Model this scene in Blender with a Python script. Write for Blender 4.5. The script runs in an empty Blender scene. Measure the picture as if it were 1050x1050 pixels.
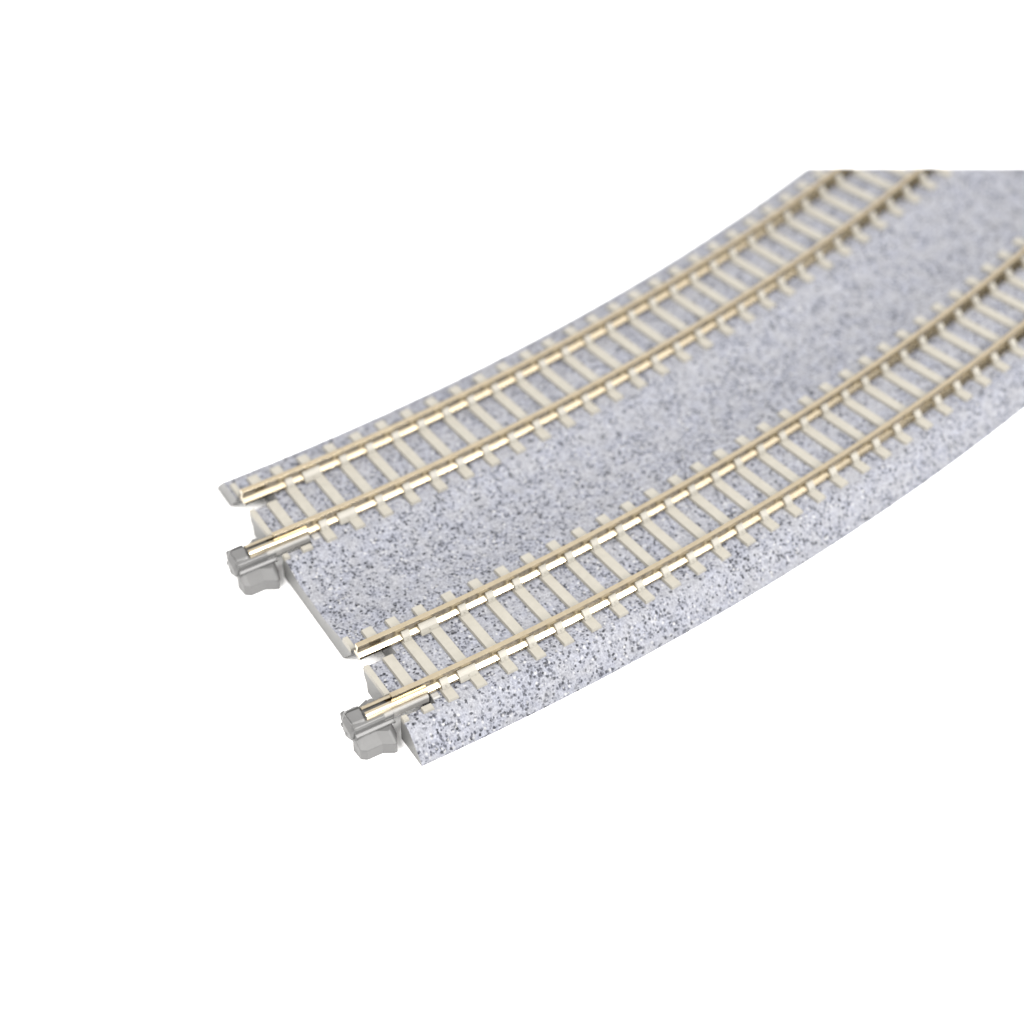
import bpy, bmesh, math, random
from mathutils import Vector, Matrix

random.seed(7)
MM = 0.001
sc = bpy.context.scene
col = sc.collection

# ------------------------------------------------------------------ sizes (millimetres)
R_OUT, R_IN = 414.0, 381.0          # centre radii of the two tracks
CANT = 0.0216                       # both tracks lean towards the inside of the curve
Z_RAIL = 6.30                       # rail-top height at the track centre
GAUGE = 4.9                        # rail centre from the track centre
H_SLEEPER, H_BALLAST = -2.05, -2.5  # below the rail top
END = -0.08                          # arc position of the end face
NOTCH = 4.9                         # depth of the joiner pockets
TH_END = 0.56

def tpt(Rc, u, h):
    "point of a canted track's cross-section -> (radius, z)"
    return (Rc + u*math.cos(CANT) - h*math.sin(CANT), Z_RAIL + u*math.sin(CANT) + h*math.cos(CANT))

def arc(r, z, th):
    return Vector(((r*math.cos(th) - R_OUT)*MM, r*math.sin(th)*MM, z*MM))

# slanted cut where this piece of track stops, far from the camera
CUT_CO = Vector((-50.4855, 124.447, 4.0))*MM
_a, _b = Vector((-59.1407, 109.8939, 4.0)), Vector((-41.8304, 139.0, 4.0))
CUT_NO = (_b - _a).cross(Vector((-0.59762, 0.53436, -0.59775))).normalized()
if CUT_NO.dot(Vector((-1, 1, 0))) < 0:
    CUT_NO = -CUT_NO

CUT_CO = CUT_CO + CUT_NO*.0005

def cut(bm):
    g = bm.verts[:] + bm.edges[:] + bm.faces[:]
    r = bmesh.ops.bisect_plane(bm, geom=g, plane_co=CUT_CO, plane_no=CUT_NO, clear_outer=True, dist=1e-7)
    ed = [e for e in r['geom_cut'] if isinstance(e, bmesh.types.BMEdge) and e.is_valid]
    if ed:
        f = bmesh.ops.triangle_fill(bm, edges=ed, use_beauty=True)
    return bool(bm.verts)

# ------------------------------------------------------------------ materials
def new_mat(name):
    m = bpy.data.materials.new(name); m.use_nodes = True
    nt = m.node_tree
    return m, nt, nt.nodes['Principled BSDF']

def node(nt, kind, **kw):
    n = nt.nodes.new(kind)
    for k, v in kw.items():
        setattr(n, k, v)
    return n

def ramp(nt, stops, interp='LINEAR'):
    n = node(nt, 'ShaderNodeValToRGB'); cr = n.color_ramp; cr.interpolation = interp
    while len(cr.elements) < len(stops):
        cr.elements.new(0.5)
    for e, (p, c) in zip(cr.elements, stops):
        e.position = p; e.color = (*c, 1)
    return n

def ballast_material():
    m, nt, b = new_mat('speckled_grey_ballast')
    L = nt.links.new
    tc = node(nt, 'ShaderNodeTexCoord')
    # slightly warp the coordinates so that grains are not round cells
    wn = node(nt, 'ShaderNodeTexNoise'); wn.inputs['Scale'].default_value = 2600; wn.inputs['Detail'].default_value = 2
    L(tc.outputs['Object'], wn.inputs['Vector'])
    wm = node(nt, 'ShaderNodeVectorMath', operation='MULTIPLY_ADD')
    wm.inputs[1].default_value = (0.00034,)*3
    L(wn.outputs['Color'], wm.inputs[0]); L(tc.outputs['Object'], wm.inputs[2])
    # soft mottled ground tone
    n1 = node(nt, 'ShaderNodeTexNoise'); n1.inputs['Scale'].default_value = 1500; n1.inputs['Detail'].default_value = 5; n1.inputs['Roughness'].default_value = .9
    L(tc.outputs['Object'], n1.inputs['Vector'])
    g = ramp(nt, [(0.30, (0.0914, 0.0946, 0.1079)), (0.45, (0.1532, 0.1581, 0.1773)), (0.56, (0.1806, 0.1858, 0.2057)), (0.72, (0.2285, 0.2326, 0.2498))])
    L(n1.outputs['Fac'], g.inputs['Fac'])
    # warm-cool drift
    n2 = node(nt, 'ShaderNodeTexNoise'); n2.inputs['Scale'].default_value = 420; n2.inputs['Detail'].default_value = 3
    L(tc.outputs['Object'], n2.inputs['Vector'])
    tint = ramp(nt, [(0.35, (.97, .98, 1.03)), (0.65, (1.02, 1.01, .99))])
    L(n2.outputs['Fac'], tint.inputs['Fac'])
    mul = node(nt, 'ShaderNodeMix', data_type='RGBA', blend_type='MULTIPLY'); mul.inputs['Factor'].default_value = 1
    L(g.outputs['Color'], mul.inputs[6]); L(tint.outputs['Color'], mul.inputs[7])
    col_out = mul.outputs[2]
    n3 = node(nt, 'ShaderNodeTexNoise'); n3.inputs['Scale'].default_value = 3300; n3.inputs['Detail'].default_value = 3
    L(tc.outputs['Object'], n3.inputs['Vector'])
    fine = ramp(nt, [(0.33, (.56, .57, .60)), (0.50, (1.02, 1.02, 1.02)), (0.66, (1.42, 1.41, 1.39))])
    L(n3.outputs['Fac'], fine.inputs['Fac'])
    mf = node(nt, 'ShaderNodeMix', data_type='RGBA', blend_type='MULTIPLY'); mf.inputs['Factor'].default_value = .48
    L(col_out, mf.inputs[6]); L(fine.outputs['Color'], mf.inputs[7])
    col_out = mf.outputs[2]
    # grains: a share of the cells is dark, a smaller share is pale
    grain_h = None
    for scale, sel, soft, colr in ((2350, .25, .50, (.003, .004, .008)), (3000, .19, .45, (.028, .030, .042)), (2100, .10, .36, (0.2772, 0.2772, 0.2814))):
        v = node(nt, 'ShaderNodeTexVoronoi'); v.inputs['Scale'].default_value = scale
        off = node(nt, 'ShaderNodeVectorMath', operation='ADD'); off.inputs[1].default_value = (scale*.37, scale*.11, .3)
        L(wm.outputs['Vector'], off.inputs[0]) if scale != 3000 else L(tc.outputs['Object'], off.inputs[0])
        off.inputs[1].default_value = (scale*1e-5, scale*2e-5, 0)
        L(off.outputs['Vector'], v.inputs['Vector'])
        sep = node(nt, 'ShaderNodeSeparateColor'); L(v.outputs['Color'], sep.inputs['Color'])
        lt = node(nt, 'ShaderNodeMath', operation='LESS_THAN'); lt.inputs[1].default_value = sel
        # clumps: the share varies over the surface
        cl = node(nt, 'ShaderNodeMath', operation='MULTIPLY_ADD'); cl.inputs[1].default_value = .9; cl.inputs[2].default_value = -.455
        L(n2.outputs['Fac'], cl.inputs[0])
        ad = node(nt, 'ShaderNodeMath', operation='ADD'); L(sep.outputs['Red'], ad.inputs[0]); L(cl.outputs['Value'], ad.inputs[1])
        L(ad.outputs['Value'], lt.inputs[0])
        mr = node(nt, 'ShaderNodeMapRange'); mr.inputs['From Min'].default_value = soft + .22; mr.inputs['From Max'].default_value = soft - .08
        L(v.outputs['Distance'], mr.inputs['Value'])
        # per-grain size
        ms = node(nt, 'ShaderNodeMath', operation='MULTIPLY'); L(mr.outputs['Result'], ms.inputs[0]); L(lt.outputs['Value'], ms.inputs[1])
        st = node(nt, 'ShaderNodeMath', operation='MULTIPLY_ADD'); st.inputs[1].default_value = .6; st.inputs[2].default_value = .4
        L(sep.outputs['Green'], st.inputs[0])
        m2 = node(nt, 'ShaderNodeMath', operation='MULTIPLY'); L(ms.outputs['Value'], m2.inputs[0]); L(st.outputs['Value'], m2.inputs[1])
        mx = node(nt, 'ShaderNodeMix', data_type='RGBA'); mx.inputs[7].default_value = (*colr, 1)
        L(m2.outputs['Value'], mx.inputs['Factor']); L(col_out, mx.inputs[6])
        col_out = mx.outputs[2]
        if grain_h is None:
            grain_h = v.outputs['Distance']
    L(col_out, b.inputs['Base Color'])
    b.inputs['Roughness'].default_value = .62
    b.inputs['Specular IOR Level'].default_value = .35
    bp = node(nt, 'ShaderNodeBump'); bp.inputs['Strength'].default_value = .55; bp.inputs['Distance'].default_value = .00012
    hs = node(nt, 'ShaderNodeMath', operation='ADD'); L(grain_h, hs.inputs[0]); L(n1.outputs['Fac'], hs.inputs[1])
    L(hs.outputs['Value'], bp.inputs['Height']); L(bp.outputs['Normal'], b.inputs['Normal'])
    return m

def plastic(name, c, rough=.5, var=.06, scale=500, bump=.15):
    m, nt, b = new_mat(name); L = nt.links.new
    tc = node(nt, 'ShaderNodeTexCoord')
    n = node(nt, 'ShaderNodeTexNoise'); n.inputs['Scale'].default_value = scale; n.inputs['Detail'].default_value = 6; n.inputs['Roughness'].default_value = .65
    L(tc.outputs['Object'], n.inputs['Vector'])
    r = ramp(nt, [(0.25, tuple(x*(1 - var*2) for x in c)), (0.75, tuple(x*(1 + var) for x in c))])
    L(n.outputs['Fac'], r.inputs['Fac']); L(r.outputs['Color'], b.inputs['Base Color'])
    b.inputs['Roughness'].default_value = rough
    bp = node(nt, 'ShaderNodeBump'); bp.inputs['Strength'].default_value = bump; bp.inputs['Distance'].default_value = .0001
    L(n.outputs['Fac'], bp.inputs['Height']); L(bp.outputs['Normal'], b.inputs['Normal'])
    return m

def metal(name, c, rough, var=.08):
    m, nt, b = new_mat(name); L = nt.links.new
    tc = node(nt, 'ShaderNodeTexCoord')
    n = node(nt, 'ShaderNodeTexNoise'); n.inputs['Scale'].default_value = 700; n.inputs['Detail'].default_value = 6; n.inputs['Roughness'].default_value = .7
    L(tc.outputs['Object'], n.inputs['Vector'])
    r = ramp(nt, [(0.3, tuple(x*(1 - var) for x in c)), (0.7, tuple(min(1, x*(1 + var)) for x in c))])
    L(n.outputs['Fac'], r.inputs['Fac']); L(r.outputs['Color'], b.inputs['Base Color'])
    mr = node(nt, 'ShaderNodeMapRange'); mr.inputs['To Min'].default_value = rough*.8; mr.inputs['To Max'].default_value = rough*1.3
    L(n.outputs['Fac'], mr.inputs['Value']); L(mr.outputs['Result'], b.inputs['Roughness'])
    b.inputs['Metallic'].default_value = 1
    return m

M_BALLAST = ballast_material()
M_GREY = plastic('plain_grey_plastic', (0.1224, 0.1224, 0.1208), .5)
M_SLEEPER = plastic('beige_sleeper_plastic', (0.2320, 0.2209, 0.1927), .55, .05, 900)
M_JOINER = plastic('grey_joiner_plastic', (0.0842, 0.0842, 0.0842), .42, .05, 400, .1)
M_RAIL = metal('nickel_silver_rail', (.50, .427, .308), .18)
M_CLIP = metal('nickel_silver_clip', (0.4960, 0.4320, 0.3200), .3)
M_FLOOR = plastic('white_backdrop_card', (.93, .93, .93), .9, 0.004, 30, .0)

# ------------------------------------------------------------------ mesh helpers
def link(name, bm, mats, parent=None, smooth=None):
    bmesh.ops.recalc_face_normals(bm, faces=bm.faces[:])
    me = bpy.data.meshes.new(name); bm.to_mesh(me); bm.free()
    for m in (mats if isinstance(mats, (list, tuple)) else [mats]):
        me.materials.append(m)
    o = bpy.data.objects.new(name, me); col.objects.link(o)
    if parent:
        o.parent = parent
    if smooth is not None:
        for p in me.polygons:
            p.use_smooth = True
        me.set_sharp_from_angle(angle=math.radians(smooth))
    return o

def sweep(bm, prof, s0, s1, n, Rs, caps=(True, True), mat=0, cap_mat=0, side_mats=None):
    "sweep a closed (r, z) outline along the curve, from arc s0 to s1 (mm, at radius Rs)"
    rings = []
    for i in range(n + 1):
        th = (s0 + (s1 - s0)*i/n)/Rs
        rings.append([bm.verts.new(arc(r, z, th)) for r, z in prof])
    k = len(prof)
    for i in range(n):
        for j in range(k):
            f = bm.faces.new((rings[i][j], rings[i][(j+1) % k], rings[i+1][(j+1) % k], rings[i+1][j]))
            f.material_index = side_mats[j] if side_mats else mat
    if caps[0]:
        bm.faces.new(rings[0]).material_index = cap_mat
    if caps[1]:
        bm.faces.new(rings[-1][::-1]).material_index = cap_mat

def hull(bm, pts):
    vs = [bm.verts.new(Vector(p)*MM) for p in pts]
    r = bmesh.ops.convex_hull(bm, input=vs)
    bmesh.ops.delete(bm, geom=[g for g in r['geom_interior'] if isinstance(g, bmesh.types.BMVert)], context='VERTS')

def prism(bm, outline, y0, y1, dx=0):
    "outline in (x, z), extruded along y"
    a = [bm.verts.new(Vector((x + dx, y0, z))*MM) for x, z in outline]
    b = [bm.verts.new(Vector((x + dx, y1, z))*MM) for x, z in outline]
    k = len(outline)
    for j in range(k):
        bm.faces.new((a[j], a[(j+1) % k], b[(j+1) % k], b[j]))
    bm.faces.new(a); bm.faces.new(b[::-1])

# ------------------------------------------------------------------ the track, one thing
track = bpy.data.objects.new('model_railway_track', None); col.objects.link(track)
track['label'] = 'curved double model railway track on grey speckled ballast with beige sleepers and brass rails'
track['category'] = 'model railway track'
track.empty_display_size = .02

# ---- roadbed
def top_pt(Rc, u): return tpt(Rc, u, H_BALLAST)
VAL = 2.85                                              # height of the trough between the tracks
left_side = [(R_IN - 12.9, 0), (R_IN - 12.85, .55), (R_IN - 10.6, top_pt(R_IN, -9.3)[1] - .4), top_pt(R_IN, -9.9)]
mid = [top_pt(R_IN, 8.4), (R_IN + 9.15, top_pt(R_IN, 9)[1] - .22), (R_IN + 10.9, VAL + .3), (R_IN + 12.2, VAL + .03), (R_OUT - 13.4, VAL),
       (R_OUT - 12.0, VAL + .22), (R_OUT - 10.4, top_pt(R_OUT, -9.2)[1] - .22), top_pt(R_OUT, -9.3)]
right_side = [top_pt(R_OUT, 8.5), (R_OUT + 9.3, top_pt(R_OUT, 9.3)[1] - .38), (R_OUT + 12.35, .55), (R_OUT + 12.4, 0)]
bm = bmesh.new()
s1 = TH_END*R_OUT
full = left_side + mid + right_side
sm = [0]*(len(full) - 1) + [1]
sweep(bm, full, NOTCH, s1, 170, R_OUT, (True, True), 0, 1, sm)
def piece(prof, plain_ids=(), end=END):
    k = len(prof)
    sweep(bm, prof, end, NOTCH, 4, R_OUT, (True, False), 0, 1, [1 if j in plain_ids else 0 for j in range(k)])
def drop(p): return (p[0], 0)
for Rc in (R_IN, R_OUT):
    a, b_ = top_pt(Rc, -3.05), top_pt(Rc, 3.0)
    piece([(Rc - 2.0, 0), (Rc - 2.15, 1.6), (a[0] + .25, a[1] - 1.3), a, b_, (b_[0], 0)], (0, 1, 2, 4, 5))
a = top_pt(R_IN, -6.3);  piece(left_side + [a, (a[0] - .1, a[1] - .6), (R_IN - 8.9, 0)], (len(left_side), len(left_side) + 1, len(left_side) + 2), -.5)
a, b_ = top_pt(R_IN, 7.0), top_pt(R_OUT, -6.3)
piece([(a[0], 0), a] + mid + [b_, (b_[0] - .1, b_[1] - .6), (R_OUT - 8.8, 0)], (0, len(mid) + 2, len(mid) + 3, len(mid) + 4))
a = top_pt(R_OUT, 7.0);  piece([(a[0], 0), a] + right_side, (0, len(right_side) + 1))
cut(bm)
roadbed = link('roadbed', bm, [M_BALLAST, M_GREY], track, 48)

# ---- rails
RAIL = [(-.80, -2.07), (.80, -2.07), (.80, -1.62), (.62, -1.5), (.22, -1.28), (.17, -1.1), (.17, -.72), (.36, -.52), (.38, -.20), (.377, -.04), (.345, 0),
        (-.345, 0), (-.377, -.04), (-.38, -.20), (-.36, -.52), (-.17, -.72), (-.17, -1.1), (-.22, -1.28), (-.62, -1.5), (-.80, -1.62)]
for Rc, side, start in ((R_IN, -1, -.1), (R_IN, 1, -.2), (R_OUT, -1, 0.1), (R_OUT, 1, -.2)):
    bm = bmesh.new()
    prof = [tpt(Rc, side*GAUGE + w, h) for w, h in RAIL]
    sweep(bm, prof, start*R_OUT/Rc, s1, 200, R_OUT)
    cut(bm)
    link('rail', bm, M_RAIL, track, 25)

# ---- sleepers, each with its moulded rail chairs
def box_on_track(bm, Rc, s, u0, u1, w0, w1, h0, h1, du=0.0, ds=0.0):
    "block across the track; w0/w1 half widths along the track at bottom/top; du/ds bevel of the ends"
    th0 = s/Rc
    e = Vector((math.cos(th0), math.sin(th0), 0)); t = Vector((-math.sin(th0), math.cos(th0), 0))
    def P(u, sw, h):
        r, z = tpt(Rc, u, h)
        base = arc(r, z, th0)
        return base + t*(sw*MM)
    lo = [P(u0, -w0, h0), P(u1, -w0, h0), P(u1, w0, h0), P(u0, w0, h0)]
    hi = [P(u0 + du, -w1, h1), P(u1 - du, -w1, h1), P(u1 - du, w1, h1), P(u0 + du, w1, h1)]
    a = [bm.verts.new(p) for p in lo]; b = [bm.verts.new(p) for p in hi]
    for j in range(4):
        bm.faces.new((a[j], a[(j+1) % 4], b[(j+1) % 4], b[j]))
    bm.faces.new(a[::-1]); bm.faces.new(b)
    return P

def chair(bm, Rc, s, uc, d, wl, wr):
    "rail fastening: wedge over the rail foot on side d (+1/-1) of the rail at uc"
    th0 = s/Rc
    t = Vector((-math.sin(th0), math.cos(th0), 0))
    prof = [(.22, -2.2), (.22, -.82), (.48, -.84), (.62, -1.02), (.95, -1.36), (1.16, -1.80), (1.28, -2.2)]
    rings = []
    for sw in (-wl, wr):
        ring = []
        for w, h in prof:
            r, z = tpt(Rc, uc + d*w, h)
            ring.append(bm.verts.new(arc(r, z, th0) + t*(sw*MM)))
        rings.append(ring)
    k = len(prof)
    for j in range(k):
        bm.faces.new((rings[0][j], rings[0][(j+1) % k], rings[1][(j+1) % k], rings[1][j]))
    bm.faces.new(rings[0]); bm.faces.new(rings[1][::-1])
    # bolt head
    r, z = tpt(Rc, uc + d*1.05, -1.6)
    c = arc(r, z, th0) + t*((wr - wl)*.5*MM)
    m = Matrix.Translation(c)
    bmesh.ops.create_cone(bm, cap_ends=True, segments=8, radius1=.14*MM, radius2=.1*MM, depth=.22*MM, matrix=m)

def outside(Rc, s, margin):
    p = arc(Rc, 4, s/Rc)
    return (p - CUT_CO).dot(CUT_NO) > margin*MM

W0, W1 = .86, .71
def make_sleeper(Rc, s, idx):
    bm = bmesh.new()
    w0, w1 = (W0, W1)
    if idx == 0: w0, w1 = .42, .36
    if idx <= 1:
        for u0, u1, ds in ((-9.0 if Rc == R_IN else -8.75, -6.35, 0), (-2.95, 2.95, 0), (7.05, 8.0, 0)):
            box_on_track(bm, Rc, s + (ds if idx == 0 else 0), u0, u1, w0, w1, H_BALLAST - .25, H_SLEEPER, .06)
    else:
        box_on_track(bm, Rc, s, -9.0 if Rc == R_IN else -8.75, 8.0, w0, w1, H_BALLAST - .25, H_SLEEPER, .12)
        for side in (-1, 1):
            for d in (-1, 1):
                wl = .55
                if idx == 3 and d == 1: wl = 2.1
                chair(bm, Rc, s, side*GAUGE, d, wl, .55)
    if not cut(bm) or not bm.faces:
        bm.free(); return
    return link('sleeper', bm, M_SLEEPER, track)

for Rc, first, pitch, ph in ((R_IN, (.32, 3.35), 4.3214, -1.6869), (R_OUT, (.32, 3.5), 4.3013, -1.4413)):
    k = 0
    while True:
        s = first[k] if k < 2 else k*pitch + ph
        if Rc == R_OUT and k in (2, 3): s -= (.08, .25)[k - 2]
        if outside(Rc, s, 12) or s > TH_END*Rc - 6: break
        make_sleeper(Rc, s, k); k += 1

# ---- rail joiners at the outer rail of each track
def make_joiner(Rc):
    X0 = (Rc - R_OUT) + GAUGE
    def T(pts): return [(x + X0, y, z) for x, y, z in pts]
    bm = bmesh.new()
    c = -.55                                             # middle of the plastic body, sideways
    # latch foot with its arrow-shaped sides
    lo = [(1.15, -6.95), (2.95, -6.85), (3.5, -6.1), (3.5, -3.95), (4.25, -2.65), (4.25, -2.25), (2.7, -1.5), (-2.7, -1.5), (-4.2, -2.25), (-3.4, -4.2), (-1.2, -4.8), (.6, -6.0)]
    hi = [(x - math.copysign(min(1.75, abs(x)*.55), x), y) for x, y in lo]
    levels = [(.10, 1.0, 0), (1.85, 1.0, 0), (2.7, None, 0)]
    rings = []
    for z, k, _ in levels:
        ring = []
        for x, y in (hi if k is None else lo):
            ring.append(bm.verts.new(Vector((X0 + c + x, y, z))*MM))
        rings.append(ring)
    n = len(lo)
    for a, b in zip(rings, rings[1:]):
        for j in range(n):
            bm.faces.new((a[j], a[(j+1) % n], b[(j+1) % n], b[j]))
    bm.faces.new(rings[0][::-1]); bm.faces.new(rings[-1])
    # body with a groove along its side
    prism(bm, [(-1.66, 2.5), (1.66, 2.5), (1.86, 2.85), (1.86, 3.0), (1.5, 3.3), (1.64, 4.1), (1.5, 4.5), (1.05, 4.6), (-1.0, 4.6), (-1.3, 4.5), (-1.52, 4.1), (-1.5, 3.3), (-1.74, 2.9)], -6.75, -1.2, X0 + c)
    # nose
    hull(bm, T([(-2.5, -4.95, 4.4), (-1.55, -4.75, 5.3), (-1.5, -4.75, 3.0), (-2.5, -4.95, 3.0),
                (-2.6, -6.35, 4.2), (-1.72, -6.45, 5.12), (-2.6, -6.85, 3.6), (-1.72, -6.95, 3.9), (-2.4, -6.9, 2.4), (-1.75, -7.0, 2.1)]))
    hull(bm, T([(-1.38, -4.75, 5.1), (.25, -4.95, 4.85), (.85, -5.0, 4.3), (.85, -5.0, 3.0), (-1.38, -4.75, 3.0),
                (-1.58, -6.5, 4.95), (.1, -6.6, 4.72), (.9, -6.6, 4.2), (-1.6, -7.2, 3.75), (.6, -7.3, 3.5), (.8, -7.15, 2.3), (-1.6, -7.2, 2.05), (-.1, -7.3, 2.0)]))
    hull(bm, T([(-2.95, -6.3, 4.0), (-2.95, -6.85, 3.8), (-2.95, -6.3, 2.8), (-2.9, -6.85, 2.9), (-2.3, -6.2, 4.1), (-2.3, -6.9, 3.9), (-2.3, -6.2, 2.6), (-2.3, -6.95, 2.7)]))
    # small pegs under the nose and beside the clip
    for x, y, z, r in ((-1.9, -6.95, 2.6, .34), (-.5, -7.1, 2.3, .36)):
        bmesh.ops.create_cone(bm, cap_ends=True, segments=14, radius1=r*MM, radius2=r*MM, depth=.5*MM,
                              matrix=Matrix.Translation(Vector((X0 + x, y, z))*MM) @ Matrix.Rotation(math.pi/2, 4, 'X'))
    bmesh.ops.create_cone(bm, cap_ends=True, segments=18, radius1=.62*MM, radius2=.55*MM, depth=1.3*MM,
                          matrix=Matrix.Translation(Vector((X0 - 1.75, -2.9, 4.2))*MM))
    # rib below the latch ledge
    prism(bm, [(1.7, 2.0), (2.2, 1.75), (2.3, 1.95), (1.75, 2.3)], -4.7, -3.4, X0 + c)
    bmesh.ops.translate(bm, verts=bm.verts[:], vec=Vector((.25, .65, 0))*MM)
    bmesh.ops.bevel(bm, geom=[e for e in bm.edges if e.is_manifold and e.calc_face_angle(0) > .6], offset=.07*MM, segments=1, affect='EDGES', clamp_overlap=True)
    j = link('rail_joiner', bm, M_JOINER, track)
    # arm along the rail
    bm = bmesh.new()
    prism(bm, [(.66, 3.5), (1.26, 3.5), (1.30, 4.4), (1.15, 4.62), (.66, 4.62)], -1.8, 4.6, X0)
    bmesh.ops.bevel(bm, geom=bm.edges[:], offset=.05*MM, segments=1, affect='EDGES')
    link('arm', bm, plastic_arm, j)
    bm = bmesh.new()
    prism(bm, [(.75, 3.35), (1.7, 3.35), (1.7, 4.05), (1.5, 4.2), (.75, 4.2)], 4.98, 6.0, X0)
    bmesh.ops.bevel(bm, geom=bm.edges[:], offset=.05*MM, segments=1, affect='EDGES')
    link('stop_block', bm, plastic_arm, j)
    # sprung metal clip that grips the rail foot
    bm = bmesh.new()
    cc = -.18
    o_ = [(.80, 4.08), (1.0, 4.22), (1.07, 4.7), (1.0, 5.1), (.82, 5.32), (.56, 5.42), (.27, 5.40)]
    i_ = [(.27, 5.30), (.60, 5.26), (.84, 5.04), (.92, 4.7), (.86, 4.3)]
    prism(bm, [(x, z) for x, z in o_] + [(x, z) for x, z in i_] + [(-x, z) for x, z in i_[::-1]] + [(-x, z) for x, z in o_[::-1]], -4.1, 4.7, X0 + cc)
    link('clip', bm, M_CLIP, j, 40)
    return j
plastic_arm = plastic('pale_grey_plastic', (0.2059, 0.2026, 0.1947), .5, .05, 600, .1)
for Rc in (R_IN, R_OUT):
    make_joiner(Rc)

# ------------------------------------------------------------------ the surface it lies on
bm = bmesh.new()
bmesh.ops.create_grid(bm, x_segments=1, y_segments=1, size=2.5)
floor = link('floor', bm, M_FLOOR)
floor['kind'] = 'structure'
floor['label'] = 'plain white studio surface under the track'
floor['category'] = 'floor'

# ------------------------------------------------------------------ light: a bright white studio
w = bpy.data.worlds.new('World'); sc.world = w; w.use_nodes = True
bg = w.node_tree.nodes['Background']
# a white room, dimmer on the side beyond the track
_nt = w.node_tree
_tc = _nt.nodes.new('ShaderNodeTexCoord')
_dp = _nt.nodes.new('ShaderNodeVectorMath'); _dp.operation = 'DOT_PRODUCT'; _dp.inputs[1].default_value = (.25, .80, .55)
_mr = _nt.nodes.new('ShaderNodeMapRange'); _mr.interpolation_type = 'SMOOTHSTEP'
_mr.inputs['From Min'].default_value = .62; _mr.inputs['From Max'].default_value = .93
_mr.inputs['To Min'].default_value = 1.25; _mr.inputs['To Max'].default_value = .04
_nt.links.new(_tc.outputs['Generated'], _dp.inputs[0]); _nt.links.new(_dp.outputs['Value'], _mr.inputs['Value'])
_nt.links.new(_mr.outputs['Result'], bg.inputs['Strength'])
bg.inputs['Color'].default_value = (1.0, .985, .965, 1)

def area(name, loc, target, sx, sy, power, colr=(1, 1, 1)):
    l = bpy.data.lights.new(name, 'AREA'); l.shape = 'RECTANGLE'; l.size = sx; l.size_y = sy; l.energy = power; l.color = colr
    o = bpy.data.objects.new(name, l); col.objects.link(o); o.location = loc
    o.rotation_euler = (Vector(target) - Vector(loc)).to_track_quat('-Z', 'Y').to_euler()
    return o
# softbox above and behind the track
area('softbox', (.12, .345, .62), (0, .08, 0), .42, .42, 1.0, (1, .985, .96))
# key light from the right, beyond the track
area('key_softbox', (.60, .38, .80), (0, .06, 0), .44, .44, 18, (1, .985, .965))
# fill from the front
area('fill_softbox', (.20, -.55, .85), (0, .06, 0), .45, .45, 10, (1, .985, .965))

# ------------------------------------------------------------------ camera
cd = bpy.data.cameras.new('camera'); cam = bpy.data.objects.new('camera', cd); col.objects.link(cam)
Rm = ((0.5083104781139219, 0.8611702099989336, -0.0025154025500313793), (0.6077913436180751, -0.36081842350506416, -0.7073893891501732), (-0.610090272388055, 0.3580445987160159, -0.7068195843832825))
right, down, fwd = (Vector(v) for v in Rm)
m3 = Matrix((right, -down, -fwd)).transposed()
cam.matrix_world = Matrix.Translation(Vector((191.4047, -91.8365, 245.9426))*MM) @ m3.to_4x4()
cd.sensor_width = 36; cd.lens = 2571.066/1050*36
cd.clip_start = .01; cd.clip_end = 50
cd.dof.use_dof = True; cd.dof.focus_distance = .321; cd.dof.aperture_fstop = 14.5
sc.camera = cam

sc.view_settings.view_transform = 'Standard'; sc.view_settings.look = 'None'
sc.view_settings.exposure = .2; sc.view_settings.gamma = 1
